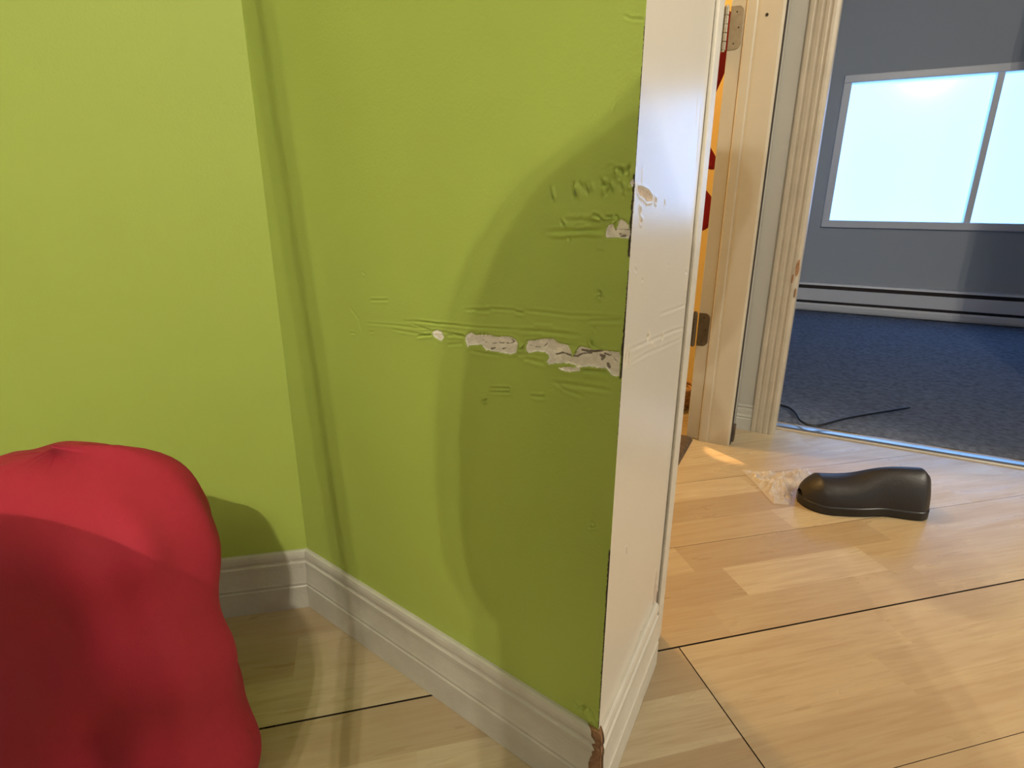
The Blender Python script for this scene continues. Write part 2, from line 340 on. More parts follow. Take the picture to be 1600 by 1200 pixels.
grooves += [(L_(B, *q), w_*.001, d_) for q, w_, d_ in [
 (((300,790),(500,780),(700,800),(790,850)),1.7,.55), (((100,915),(560,905),(790,890)),1.7,.6), (((120,965),(300,968),(560,938),(770,960)),1.6,-.5), (((400,860),(600,820),(780,880)),1.5,.3),
 (((860,195),(920,170),(1000,195),(960,290),(915,230),(880,190)),1.1,.7), (((760,195),(860,200)),1.3,.35), (((1010,240),(1075,150)),1.5,.6), (((690,1140),(780,1165)),1.5,.35),
 (((370,980),(372,1040)),1.4,.5), (((800,160),(900,150)),1.4,.4), (((630,760),(660,725),(710,740),(760,790),(850,800)),1.2,.9), (((790,745),(870,740),(880,790),(800,790)),1.1,.8)]]
grooves += [(L_(R, *q), w_*.001, d_) for q, w_, d_ in [(((975,24),(985,29),(1008,31)),.8,.5), (((965,150),(956,176)),.8,.4), (((566,425),(570,429)),1.0,.8), (((548,520),(554,521)),1.,.8),
 (((578,518),(584,519)),1.,.6), (((833,620),(850,622)),1.4,.5), (((924,812),(930,824),(921,825),(924,812)),1.0,.6), (((935,455),(939,459)),1.2,1.), (((935,465),(939,463)),1.2,1.), (((500,232),(502,236)),1.4,1.2),
 (((897,1098),(908,1108),(915,1103)),2.,1.6), (((915,1110),(922,1128)),2.,-1.4), (((920,1105),(932,1132)),1.6,1.2), (((545,478),(560,498),(566,520)),1.5,.25)]]
dents = [(B(*a), B(*b_), w_*.0008, d_) for a, b_, w_, d_ in [
 ((150,400),(182,545),1.9,-1.3), ((420,360),(440,515),3.0,-1.6), ((455,345),(490,430),2.,1.2), ((555,370),(590,470),2.4,-1.2), ((605,350),(630,460),2.0,-.9), ((740,310),(795,370),2.2,-1.5),
 ((790,390),(765,485),2.,1.2), ((835,340),(868,445),2.,-1.), ((920,180),(950,280),2.6,1.3), ((1070,150),(1045,250),2.2,-1.), ((975,340),(990,435),1.8,-1.), ((1000,470),(1010,510),1.4,-.6), ((270,780),(315,850),1.9,-1.),
 ((640,740),(720,760),2.2,1.3), ((780,785),(870,790),2.2,1.3), ((1060,400),(1110,405),1.6,1.), ((880,740),(930,790),2.,1.2)]]
dents += [(A(*a), A(*b_), w_*.001, d_) for a, b_, w_, d_ in [((1300,75),(1330,80),1.4,-1.), ((1300,105),(1330,115),1.4,1.), ((700,515),(820,520),2.,.6), ((1020,40),(1060,45),1.6,-.4)]]
zy = lambda y: onw(935+75*(1140-y)/1140, y, C-Gd*.0005, Gd)[1]
cracks = [(zy(402), zy(272), .0030, .0018), (zy(592), zy(425), .0030, .0010), (zy(1138), zy(862), .0012, .0026), (zy(262), zy(20), .0006, .0009), (zy(700), zy(592), .0004, .0006)]
A = mp(I, Gd, .225, 640, 440); B = mp(I, Gd, .13333, 840, 240)
stains = [(L_(A, *q), w_*.001) for q, w_ in [(((1010,505),(1060,495),(1120,515),(1160,520),(1200,500),(1260,495)),.9), (((1190,475),(1240,485),(1290,485),(1335,478)),1.1), (((1325,515),(1338,525),(1330,540),(1345,520)),1.6), (((1372,575),(1382,592)),1.8),
 (((1350,500),(1390,515)),.8), (((560,468),(590,462)),.7), (((640,468),(665,462)),.6), (((500,405),(530,425),(560,432),(620,425),(700,430),(725,415),(690,395)),.5), (((830,440),(870,455),(930,455)),.4), (((955,425),(930,450)),.4), (((1380,480),(1400,520),(1440,560)),.5)]]
stains += [(L_(B, *q), w_*.001) for q, w_ in [(((905,850),(912,890)),.9), (((925,880),(1000,890),(1070,890)),.5), (((955,940),(1000,955),(1030,962),(990,975),(960,965)),.7), (((1075,880),(1100,930)),.7)]]
wall_green = relief_wall('wall_front', I, Gd, Gn, LG, (.16,), M['green_wall'], polys, grooves, dents, cracks, (.07, .90), stains=stains)
# --- white end face
WE = .2545
A = mp(C, Wd, 1/3, 800, 400); B = mp(C, Wd, .13333, 840, 240); R = mp(C, Wd); U = mp(C, Wd, 1/3, 800, 800)
wpolys = [(L_(B, (1172,388),(1230,400),(1300,440),(1345,510),(1340,550),(1280,560),(1230,500),(1200,490),(1172,430)), .9), (L_(B, (1372,520),(1392,540),(1388,575),(1375,560)), .6),
 (L_(B, (1205,760),(1225,780),(1215,825),(1200,800)), .5), (L_(B, (1195,630),(1215,650),(1205,700)), .3), (L_(A, (548,432),(553,470),(550,515),(545,500),(547,470)), .9), (L_(A, (530,520),(540,440),(536,430),(528,480)), .4),
 (L_(U, (533,170),(540,172),(540,195),(534,195)), .4), (L_(U, (676,270),(680,300),(668,400),(662,450),(657,445),(664,380)), .5), (L_(U, (672,340),(690,392),(680,430),(672,420)), .6)]
wgro = [(L_(A, *q), w_*.001, d_) for q, w_, d_ in [(((550,440),(640,402),(760,350),(820,335)),1.6,.5), (((600,470),(700,430),(800,385)),1.6,.35), (((690,275),(760,250),(820,228)),1.6,.4), (((560,500),(640,455)),1.4,.3),
 (((575,55),(585,75)),1.2,.7), (((608,108),(614,118)),1.2,.7), (((812,70),(820,82)),1.5,.7), (((730,40),(735,46)),1.2,.5)]]
wgro += [(L_(R, *q), w_*.001, d_) for q, w_, d_ in [(((1095,160),(1091,215),(1087,267)),.8,.4), (((1003,258),(1001,330)),.8,.3), (((1038,312),(1039,322)),.9,.6), (((1000,987),(1003,991)),1.2,.8), (((1090,150),(1087,200)),.8,.3)]]
wd_ = [(A(*a), A(*b_), w_*.001, d_) for a, b_, w_, d_ in [((636,376),(642,380),3.0,-1.5), ((702,378),(710,382),2.6,-1.), ((655,400),(660,425),2.,.5)]]
wall_white = relief_wall('wall_right', C, Wd, Wn, WE, (0,), M['white_wall'], wpolys, wgro, wd_, [(zy(560), zy(480), .0012, .0005), (zy(402), zy(285), .0012, .0022)], (.10, .88), rel=1.1, edge=-1)
# solid core behind both faces
bk = [I-Gn*.004+Gd*.002, C-Gn*.004-Wn*.004-Gd*.002, C+Wd*WE-Wn*.004, C+Wd*WE-Wn*.118, I-Gn*.12]
solid('wall_core', bk, 0, HT, M['greywall'], kind='structure', parent=wall_green)
# ceiling over all the rooms
solid('ceiling', [(-4, -4), (5, -4), (5, 6), (-4, 6)], HT, HT+.05, M['ceiling'], kind='structure')
# left wall
bm = bmesh.new(); prism(bm, [I, I-Ld*3.2, I-Ld*3.2-Ln*.1, I-Ln*.1], 0, HT)
bmobj('wall_left', bm, M['green'], kind='structure')
# paint flakes that curl off the edge of the long chip
A = mp(I, Gd, .225, 640, 440); B = mp(I, Gd, .13333, 840, 240)
A = mp(I, Gd, .225, 640, 440); B = mp(I, Gd, .13333, 840, 240)
def flake(f, pts, lift):
    q = [f(*p) for p in pts]; cx = sum(a for a, _ in q)/len(q); cz = sum(b_ for _, b_ in q)/len(q)
    vs = [];
    for k in (0, .0004):
        for j, (s, z) in enumerate(q):
            pp = I+Gd*s+Gn*(.0003+k+lift[j]*.001); vs.append((pp[0], pp[1], z))
    n = len(q); fs = [tuple(range(n))[::-1], tuple(range(n, 2*n))]+[(i, (i+1) % n, n+(i+1) % n, n+i) for i in range(n)]
    mesh('paint_flake', vs, fs, M['green'], parent=wall_green, kind='structure')
flake(A, ((1105,440),(1175,445),(1160,475),(1148,520),(1135,485)), (0,0,2,4,2))
flake(A, ((1238,442),(1248,405),(1256,390),(1262,410),(1275,405),(1270,440),(1330,468),(1280,470)), (0,1.5,3,2,3,1,1.5,2))
flake(A, ((755,425),(800,430),(790,445),(775,462)), (0,0,1,2.5))
flake(B, ((865,735),(900,745),(935,730),(945,770),(905,820),(885,800),(870,770)), (0,1,0,1,3,2,0))
flake(B, ((640,745),(690,738),(730,760),(735,778),(690,765)), (1.5,0,0,1.5,2))
# ------------------------------------------------------------------ baseboards
PROF = [(0, .1045), (.0035, .1046), (.0062, .1030), (.0076, .0985), (.0080, .0935), (.0072, .0895), (.0060, .0870), (.0066, .0850), (.0088, .0835), (.0086, .0790), (.0082, .0740), (.0084, .068), (.0090, .062),
        (.0098, .056), (.0106, .0510), (.0116, .0470), (.0106, .0440), (.0104, .0425), (.0120, .0405), (.012, .034), (.012, .027), (.012, .020), (.012, .013), (.012, .006), (.012, .0)]
def baseboard(name, P0, D, Nn, start, end, m, prof=PROF, ragged=(0, 0), wav=.0003, parent=None, n=60):
    """start/end: functions (offset, z) -> distance along D"""
    vs = []; k = len(prof)
    for i in range(n+1):
        for j, (d, z) in enumerate(prof):
            a, b_ = start(d, z), end(d, z)
            if ragged[0]: a += ragged[0]*(.3+abs(mnoise.noise(Vector((z*160, 3.1, 0)))))
            if ragged[1]: b_ -= ragged[1]*(.3+abs(mnoise.noise(Vector((z*170, 7.7, 0)))))
            s = a+(b_-a)*i/n; dd = d+(wav*mnoise.noise(Vector((s*40, z*30, P0[0]*9))) if 0 < j else 0)
            p = P0+D*s+Nn*dd; vs.append((p[0], p[1], z))
    fs = [(i*k+j, i*k+j+1, (i+1)*k+j+1, (i+1)*k+j) for i in range(n) for j in range(k-1)]
    a = len(vs)
    for i in (0, n):     # back-bottom points close the ends
        p = P0+D*(start(0, 0) if i == 0 else end(0, 0)); vs.append((p[0], p[1], 0))
    fs += [tuple(range(k))[::-1]+(a,), tuple(n*k+j for j in range(k))+(a+1,)]
    o = mesh(name, vs, fs, m, kind='structure', parent=parent)
    bm = bmesh.new(); bm.from_mesh(o.data); bmesh.ops.recalc_face_normals(bm, faces=bm.faces); bm.to_mesh(o.data); bm.free(); return o
def mitre(P0, D, Nn, P1, D1, N1): return lambda d, z: float((inter(P0+Nn*d, D, P1+N1*d, D1)-P0)@D)
mi_in = mitre(I, Gd, Gn, I, Ld, Ln); mi_out = mitre(I, Gd, Gn, C, Wd, Wn); mi_w = mitre(C, Wd, Wn, C, Gd, Gn); mi_l = mitre(I, -Ld, Ln, I, Gd, Gn)
cutg = lambda d, z: mi_out(d, z)-.012-.006*math.sin(z*42+.6)*(1 if z < .098 else .2)
cutw = lambda d, z: mi_w(d, z)+.0045
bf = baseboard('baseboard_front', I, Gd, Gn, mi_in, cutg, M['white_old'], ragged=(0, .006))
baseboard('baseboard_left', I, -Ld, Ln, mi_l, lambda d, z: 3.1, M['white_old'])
br = baseboard('baseboard_right', C, Wd, Wn, cutw, lambda d, z: .234, M['white'], ragged=(.005, 0), n=40)
core = [(max(0, d-.0022), z if z else 0) for d, z in PROF]; core = [(d, min(z, .1035)) for d, z in core]
baseboard('baseboard_core', I, Gd, Gn, lambda d, z: LG-.035, mi_out, M['mdf'], prof=core, parent=bf, wav=.0012, n=20)
baseboard('baseboard_core', C, Wd, Wn, mi_w, lambda d, z: .02, M['mdf'], prof=core, parent=br, wav=.0012, n=10)
# thin caulk shadow gap under the boards is real: boards sit .5 mm up
for o_ in (bf, br): o_.location.z = .0006
# ------------------------------------------------------------------ doorway to the side room: casing, far jamb, stop, hinges
cs, ns = .05, TB    # C-frame to w0-frame: s_w0 = s_C-.05 ; n_w0 = n_C-.012
def Pc(s, n): return C+Wd*s+Wn*n
def rc(s0, s1, n0, n1): return [Pc(s0, n0), Pc(s1, n0), Pc(s1, n1), Pc(s0, n1)]
door = bpy.data.objects.new('door_1', None); COL.objects.link(door); finish(door, kind='structure'); door.location = (0, 0, 0)
solid('near_jamb', rc(.2615, .296, -.118, .0035), .002, 2.05, M['white'], bevel=.0025, parent=door, kind='structure')
solid('casing_gap', rc(.2545, .2615, -.118, -.0003), .0, 2.05, M['caulk'], parent=door, kind='structure')
J0, J1 = 1.12, 1.145      # jamb face (s in C frame) and its back
solid('far_jamb', rc(J0, J1, -.126, -.008), .001, 2.05, M['cream'], bevel=.0015, parent=door, kind='structure')
# stop: a wide shallow profile standing proud of the jamb
sp = [(-.092, 0), (-.0915, .0065), (-.088, .0085), (-.070, .0090), (-.066, .0078), (-.060, .0088), (-.014, .0095), (-.0085, .0075), (-.008, 0)]
solid('door_stop', [Pc(J0-h_, n_) for n_, h_ in sp], -.0, 2.05, M['cream'], parent=door, kind='structure')
solid('stop_gap', rc(J0-.0006, J0+.001, -.0935, -.0915), .001, 2.05, M['mdf'], parent=door, kind='structure')
solid('lintel', rc(.2615, J1, -.118, .002), 2.03, 2.06, M['cream'], parent=door, kind='structure')
# nail hole in the stop
bm = bmesh.new(); c_ = Pc(J0-.0098, -.0457); tube(bm, [(c_[0], c_[1], 1.046), (c_[0]+Wd[0]*.006, c_[1]+Wd[1]*.006, 1.046)], .0035, 12); bmobj('nail_hole', bm, M['gap'], parent=door, kind='structure')
door_root = door
def hinge(z0, z1, m):
    door = bpy.data.objects.new('hinge', None); COL.objects.link(door); door.parent = door_root; door['kind'] = 'structure'
    bm = bmesh.new(); r = .014; n0, n1 = -.125, -.0965; pts = [(n0, z0), (n1-r, z0)]+[(n1-r+r*math.cos(a), z0+r+r*math.sin(a)) for a in np.linspace(-math.pi/2, 0, 7)[1:]]+\
        [(n1-r+r*math.cos(a), z1-r+r*math.sin(a)) for a in np.linspace(0, math.pi/2, 7)]+[(n0, z1)]
    f_ = []
    for off in (.0005, -.0022):
        f_.append([bm.verts.new((*Pc(J0+off-.0, a), b_)) for a, b_ in pts])
    bm.faces.new(f_[0]); bm.faces.new(f_[1][::-1]); n = len(pts)
    for i in range(n): bm.faces.new((f_[0][i], f_[0][(i+1) % n], f_[1][(i+1) % n], f_[1][i]))
    leaf = bmobj('hinge_leaf', bm, m, bevel=.0005, parent=door, kind='structure')
    bc = Pc(J0-.0035, -.1345); hh = (z1-z0)/5
    bm = bmesh.new()
    for k in range(5): tube(bm, [(bc[0], bc[1], z0+k*hh+.0006), (bc[0], bc[1], z0+(k+1)*hh-.0006)], .0062, 16)
    tube(bm, [(bc[0], bc[1], z0-.003), (bc[0], bc[1], z1+.003)], .0045, 12)
    bmobj('hinge_barrel', bm, m, parent=door, kind='structure', smooth=False, bevel=.0004)
    # second leaf folded away on the room side
    q0 = bc; q1 = Pc(J0-.018, -.158)
    dd = (q1-q0); nn_ = np.array([-dd[1], dd[0]])/np.linalg.norm(dd)*.0012
    solid('hinge_back_leaf', [q0-nn_, q1-nn_, q1+nn_, q0+nn_], z0, z1, M['steel_dark'], parent=door, kind='structure')
    zz = z1-z0
    for a, b_ in ((-.1115, .86), (-.1045, .5), (-.1125, .14)):
        bm = bmesh.new(); c_ = Pc(J0-.0024, a); d_ = Pc(J0-.0018, a)
        tube(bm, [(c_[0], c_[1], z0+zz*b_), (d_[0], d_[1], z0+zz*b_)], .0036, 14); s_ = bmobj('hinge_screw', bm, m, parent=door, kind='structure')
        bm = bmesh.new(); e_ = Pc(J0-.0027, a); tube(bm, [(e_[0], e_[1], z0+zz*b_), (c_[0], c_[1], z0+zz*b_)], .0019, 8); bmobj('screw_slot', bm, M['gap'], parent=door, kind='structure')
hinge(.984, 1.074, M['nickel']); hinge(.272, .362, M['bronze'])
# hall wall between the two doorways, dark gap strip and baseboard stub
solid('wall_hall', rc(J1, 1.268, -.126, -.0135), 0, HT, M['greywall'], kind='structure')
solid('gap_strip', rc(J1-.024, J1+.006, -.0135, -.0066), .0, 2.05, M['gap'], kind='structure')  # dark strip coloured in for the shaded gap beside the jamb
solid('trim_2', rc(J1+.002, J1+.03, -.013, -.0015), .0, .047, M['dark'], bevel=.002, kind='structure')
# ------------------------------------------------------------------ end wall of the hall and doorway into the carpeted room
E0 = 1.27
solid('wall_end', rc(E0, E0+.11, -.13, .055), 0, HT, M['greywall'], kind='structure')
solid('wall_end_right', rc(E0, E0+.11, .96, 2.6), 0, HT, M['greywall'], kind='structure')
solid('wall_end_above', rc(E0, E0+.11, .055, .96), 2.06, HT, M['greywall'], kind='structure')
eb = [(0, .079), (.004, .079), (.007, .077), (.008, .072), (.0055, .068), (.0065, .064), (.009, .062), (.009, .048), (.011, .042), (.009, .038), (.012, .035), (.012, .02), (.012, 0)]
baseboard('baseboard_end', Pc(E0, 0), Wn, -Wd, lambda d, z: -.0125, lambda d, z: .0305, M['greywall'], prof=eb, n=6)
d2 = bpy.data.objects.new('door_2', None); COL.objects.link(d2); finish(d2, kind='structure')
cp = [(.031, 0), (.031, .012), (.034, .0145), (.041, .0150), (.044, .0125), (.046, .0125), (.049, .0150), (.058, .0160), (.061, .0140), (.063, .0140), (.067, .0165), (.074, .017), (.077, .0145), (.079, .0145), (.083, .017), (.089, .0165), (.094, .0115), (.097, .008), (.098, 0)]
solid('casing', [Pc(E0-h_, n_) for n_, h_ in cp], 0, 2.08, M['casing'], parent=d2, kind='structure')
solid('casing', [Pc(E0-h_, .937+.098-n_+.0) for n_, h_ in cp][::-1], 0, 2.08, M['casing'], parent=d2, kind='structure')
solid('jamb', rc(E0+.001, E0+.112, .0835, .0975), 0, 2.06, M['casing'], parent=d2, kind='structure')
solid('jamb', rc(E0+.001, E0+.112, .945, .96), 0, 2.06, M['casing'], parent=d2, kind='structure')
# chipped paint on the casing edge
for k, (a, b_, z0, z1) in enumerate(((.0865, .0955, .455, .50), (.080, .085, .44, .462), (.093, .097, .40, .425))):
    bm = bmesh.new(); n = 11; cz = (z0+z1)/2; pts = []
    for i in range(n):
        t = 2*math.pi*i/n; rr = 1+.35*mnoise.noise(Vector((i*1.7, k*3.3, 0)))
        pts.append(((a+b_)/2+(b_-a)/2*rr*math.cos(t), cz+(z1-z0)/2*rr*math.sin(t)))
    v0 = [bm.verts.new((*Pc(E0-.0185+.004*max(0, (p_-.088)/.009), p_), q_)) for p_, q_ in pts]; v1 = [bm.verts.new((*Pc(E0-.012, p_), q_)) for p_, q_ in pts]
    bm.faces.new(v0); bm.faces.new(v1[::-1])
    for i in range(n): bm.faces.new((v0[i], v0[(i+1) % n], v1[(i+1) % n], v1[i]))
    bmobj('bare_wood_chip', bm, M['mdf'], parent=d2, kind='structure')
# metal threshold, carpet
tp = [(0, 0), (.004, .004), (.012, .007), (.022, .0075), (.032, .007), (.040, .005), (.044, 0)]
bm = bmesh.new(); rows = []
for n_ in (.098, .944):
    rows.append([bm.verts.new((*Pc(E0+.045+a, n_), b_+.0005)) for a, b_ in tp])
for i in range(len(tp)-1): bm.faces.new((rows[0][i], rows[0][i+1], rows[1][i+1], rows[1][i]))
for r_ in rows: bm.faces.new(r_)
bmobj('trim_3', bm, M['alu'], kind='structure', smooth=False)
def grid(f, nu, nv): 
    vs = [f(i/nu, j/nv) for i in range(nu+1) for j in range(nv+1)]
    return vs, [(i*(nv+1)+j, (i+1)*(nv+1)+j, (i+1)*(nv+1)+j+1, i*(nv+1)+j+1) for i in range(nu) for j in range(nv)]
FS = 3.50
def cf(u, v):
    s, n_ = E0+.112+u*(FS-E0-.114), -.078+v*2.868; p = Pc(s, n_); e_ = min(1, (s-E0-.112)/.03)
    return (p[0], p[1], .002+.009*e_+.004*mnoise.noise(Vector((p[0]*9, p[1]*9, 0))))
vs, fs = grid(cf, 150, 120)
mesh('carpet', vs, fs, M['carpet'], smooth=True, label='blue-grey pile carpet in the room beyond the far doorway', cat='carpet')
solid('wall_far', rc(FS, FS+.1, -.13, .12), 0, HT, M['blue_wall'], kind='structure')
solid('wall_far_right', rc(FS, FS+.1, 1.50, 2.9), 0, HT, M['blue_wall'], kind='structure')
solid('wall_far_sill', rc(FS, FS+.1, .12, 1.50), 0, .50, M['blue_wall'], kind='structure')
solid('wall_far_head', rc(FS, FS+.1, .12, 1.50), 1.30, HT, M['blue_wall'], kind='structure')
solid('wall_room_left', rc(E0+.11, FS, -.13, -.08), 0, HT, M['blue_wall'], kind='structure')
solid('wall_room_right', rc(E0+.11, FS, 2.8, 2.9), 0, HT, M['blue_wall'], kind='structure')
# window: frame, pane of daylit glass
win = bpy.data.objects.new('window_1', None); COL.objects.link(win); finish(win, kind='structure')
for a in (rc(FS-.015, FS+.07, .12, .16), rc(FS-.015, FS+.07, 1.46, 1.50), rc(FS-.012, FS+.06, .795, .825)): solid('window_frame', a, .50, 1.30, M['metalwhite'], parent=win, bevel=.004, kind='structure')
for z_ in (.50, 1.26): solid('window_frame', rc(FS-.02, FS+.07, .12, 1.50), z_, z_+.04, M['metalwhite'], parent=win, bevel=.004, kind='structure')
me_ = bpy.data.materials.new('daylit glass'); me_.use_nodes = True; b_ = me_.node_tree.nodes['Principled BSDF']
b_.inputs['Base Color'].default_value = (.3, .35, .4, 1); b_.inputs['Roughness'].default_value = .1
b_.inputs['Emission Color'].default_value = (.20, .47, 1, 1); b_.inputs['Emission Strength'].default_value = 1.4
solid('window_pane', rc(FS+.045, FS+.05, .15, 1.47), .53, 1.27, me_, parent=win, kind='structure')
# ------------------------------------------------------------------ side room seen through the gap
solid('wall_side_room', rc(1.66, 1.8, -2.2, -.13), 0, HT, M['orange_wall'], kind='structure')
solid('wall_side_back', rc(-.3, 1.72, -2.3, -2.2), 0, HT, M['orange_wall'], kind='structure')
# dark transition strip across the doorway
tr = [(-.165, 0), (-.160, .006), (-.150, .009), (-.125, .010), (-.112, .007), (-.105, 0)]
bm = bmesh.new(); r0 = [bm.verts.new((*Pc(.31, a), b_+.0005)) for a, b_ in tr]; r1 = [bm.verts.new((*Pc(1.108, a), b_+.0005)) for a, b_ in tr]
for i in range(len(tr)-1): bm.faces.new((r0[i], r0[i+1], r1[i+1], r1[i]))
bm.faces.new(r0); bm.faces.new(r1); bmobj('trim_4', bm, M['dark'], kind='structure')

# ------------------------------------------------------------------ things
def wp3(x, y, n_): p = fl(x, y); return p
# red fabric bag slumped on the floor at the left
bc = np.array([-.427, .478]); bx = az(97); by = az(7)
def bagf(u, v):
    t = u*2*math.pi; z = v; ct, st = math.cos(t), math.sin(t)
    ex = lambda c: math.copysign(abs(c)**.75, c)
    prof = (1.0+.05*math.sin(z*2.6))*(1 if z < .80 else math.sqrt(max(0, 1-((z-.80)/.20)**2)))
    fold = .010*math.sin(t*3+z*5)+.012*mnoise.noise(Vector((ct*2.2, st*2.2, z*4)))+.007*math.sin(z*17+math.sin(t*2)*2.2)*(z*(1.2-z)*3)
    r = prof*(.118)+fold*prof
    x_, y_ = r*ex(ct), (r*.78)*ex(st); p = bc+bx*x_+by*(y_+.012*z); return (p[0], p[1], .0005+z*.425*(1+.03*mnoise.noise(Vector((ct, st, 2)))))
vs, fs = grid(bagf, 96, 60)
bag = bpy.data.objects.new('fabric_bag', None); COL.objects.link(bag); bag.location = (bc[0], bc[1], 0)
finish(bag, label='tall rounded red fabric bag standing on the floor at the left by the green wall', cat='bag')
def under(o, root): o.parent = root; o.matrix_parent_inverse = Matrix.Translation(root.location).inverted(); return o
o = mesh('bag_body', vs, fs, M['red'], smooth=True); under(o, bag)
bm = bmesh.new(); bm.from_mesh(o.data); bmesh.ops.remove_doubles(bm, verts=bm.verts, dist=.0008); bmesh.ops.recalc_face_normals(bm, faces=bm.faces); bm.to_mesh(o.data); bm.free()
# folded flap that bulges towards the room
def flapf(u, v):
    a = -1.05+u*1.35; z = .005+v*.125; r = .126-.034*v**2+.008*math.sin(u*6+v*3)+.014*math.sin(v*math.pi)
    p = bc+bx*(r*math.cos(a))+by*(r*.9*math.sin(a)); return (p[0], p[1], z+.012*math.sin(u*3.0))
vs, fs = grid(flapf, 40, 24); o = mesh('bag_flap', vs, fs, M['red'], smooth=True); under(o, bag)
sm = o.modifiers.new('thick', 'SOLIDIFY'); sm.thickness = .006; sm.offset = -1
# crumpled clear plastic bag on the hall floor
outl = [fl(*q) for q in ((1158, 736), (1190, 738), (1215, 742), (1245, 733), (1262, 734), (1268, 742), (1240, 765), (1236, 786), (1232, 790), (1208, 788), (1196, 775), (1176, 753))]
cen = sum(outl)/len(outl); bm = bmesh.new(); rings = []; NR, NA = 44, 200
for i in range(NR+1):
    r = i/NR; row = []
    for k in range(NA):
        t = k/NA*len(outl); a = int(t) % len(outl); f = t-int(t); e_ = outl[a]*(1-f)+outl[(a+1) % len(outl)]*f; p = cen+(e_-cen)*(.02+.98*r)
        q = Vector((p[0]*22, p[1]*22, 0)); q2 = Vector((p[0]*42+3, p[1]*42, 1))
        h = .6*(.024*(1-abs(mnoise.noise(q))*2.6)+.013*(1-abs(mnoise.noise(q2))*3.4)+.006*(1-abs(mnoise.noise(q2*2.3))*3))
        row.append(bm.verts.new((p[0], p[1], max(.001, .002+h*(1-r**3)))))
    rings.append(row)
for a, b_ in zip(rings, rings[1:]):
    for k in range(NA): bm.faces.new((a[k], a[(k+1) % NA], b_[(k+1) % NA], b_[k]))
bm.faces.new(rings[0])
pm = bpy.data.materials.new('clear plastic film'); pm.use_nodes = True; nt = pm.node_tree; b_ = nt.nodes['Principled BSDF']
b_.inputs['Base Color'].default_value = (.85, .83, .82, 1); b_.inputs['Roughness'].default_value = .18; b_.inputs['Specular IOR Level'].default_value = .9; b_.inputs['Alpha'].default_value = .42
bmobj('plastic_bag', bm, pm, smooth=True, label='crumpled clear plastic bag lying on the wooden floor by the black shoe', cat='plastic bag')
# black shoe, only its rounded toe shows
sc = np.array([.722, 1.155]); sx = az(97); sy = az(7)
sh = bpy.data.objects.new('shoe', None); COL.objects.link(sh); sh.location = (sc[0]-.07, sc[1], 0)
finish(sh, label='black rounded shoe on the wooden floor touching the clear plastic bag', cat='shoe')
def shoe_w(x): # x 0 toe .. 1 heel
    return .052*math.sqrt(max(0, 1-max(0, (.22-x)/.22)**2))*(1-.18*math.exp(-((x-.62)/.15)**2))*(1 if x < .86 else math.sqrt(max(0, 1-((x-.86)/.14)**2*.98)))
def sole(u, v):
    x_ = u; t = v*2*math.pi; wd_ = shoe_w(x_)*1.06+.0008; p = sc+sx*(-.075+x_*.265)+sy*(wd_*max(-1, min(1, 1.25*math.cos(t)))); z = .010+.011*max(-1, min(1, 1.4*math.sin(t))); return (p[0], p[1], z+.0005-.001)
vs, fs = grid(sole, 50, 32); under(mesh('shoe_sole', vs, fs, M['black'], smooth=True), sh)
def upper(u, v):
    x_ = .01+u*.98; t = v*math.pi; wd_ = shoe_w(x_); hgt = .050*math.sqrt(max(0, min(1, x_/.14)))+.030*(1/(1+math.exp(-(x_-.5)*14))); hgt *= (1 if x_ < .93 else 1-.25*(x_-.93)/.07)
    p = sc+sx*(-.075+x_*.265)+sy*(wd_*math.cos(t)*(1-.25*math.sin(t)*x_)); return (p[0], p[1], .018+hgt*math.sin(t)**.8)
vs, fs = grid(upper, 60, 30); under(mesh('shoe_upper', vs, fs, M['blacksoft'], smooth=True), sh)
# black cord on the carpet
pts = [fl(1206, 618, .012), fl(1216, 634, .012), fl(1232, 640, .012), fl(1243, 649, .012), fl(1252, 662, .012), fl(1275, 668, .012), fl(1330, 655, .012), fl(1420, 640, .012)]
def smooth_path(ps, n=8):
    ps = [Vector(p) for p in ps]; ps = [ps[0]]+ps+[ps[-1]]; out = []
    for i in range(1, len(ps)-2):
        a, b_, c_, d_ = ps[i-1:i+3]
        for k in range(n):
            t = k/n; out.append(.5*((2*b_)+(c_-a)*t+(2*a-5*b_+4*c_-d_)*t*t+(-a+3*b_-3*c_+d_)*t**3))
    return out+[ps[-2]]
bm = bmesh.new(); tube(bm, smooth_path([(p[0], p[1], .019) for p in pts]), .0035, 10)
bmobj('power_cord', bm, M['black'], smooth=True, label='thin black cord curving across the blue-grey carpet', cat='cord')
# white electric baseboard heater on the far wall
ht = bpy.data.objects.new('baseboard_heater', None); COL.objects.link(ht); hp_ = Pc(FS, .2); ht.location = (hp_[0], hp_[1], .01)
finish(ht, label='long low white baseboard heater along the far wall of the carpeted room', cat='heater')
hpf = [(0, .012), (.055, .012), (.066, .018), (.070, .030), (.070, .050), (.066, .060), (.058, .064), (.058, .074), (.066, .078), (.066, .142), (.058, .150), (.050, .152), (.050, .164), (.060, .168), (.056, .180), (.0, .182)]
def hbody(prof, a, b_, m, name):
    bm = bmesh.new(); r0 = [bm.verts.new((*Pc(FS-d, a), z)) for d, z in prof]; r1 = [bm.verts.new((*Pc(FS-d, b_), z)) for d, z in prof]; n = len(prof)
    for i in range(n): bm.faces.new((r0[i], r0[(i+1) % n], r1[(i+1) % n], r1[i]))
    bm.faces.new(r0); bm.faces.new(r1[::-1]); return under(bmobj(name, bm, m), ht)
hbody(hpf, -.07, 1.9, M['metalwhite'], 'heater_housing')
for za, zb in ((.060, .080), (.148, .168)): hbody([(.0505, za), (.0625, za), (.0625, zb), (.0505, zb)], -.068, 1.898, M['steel_dark'], 'heater_slot')
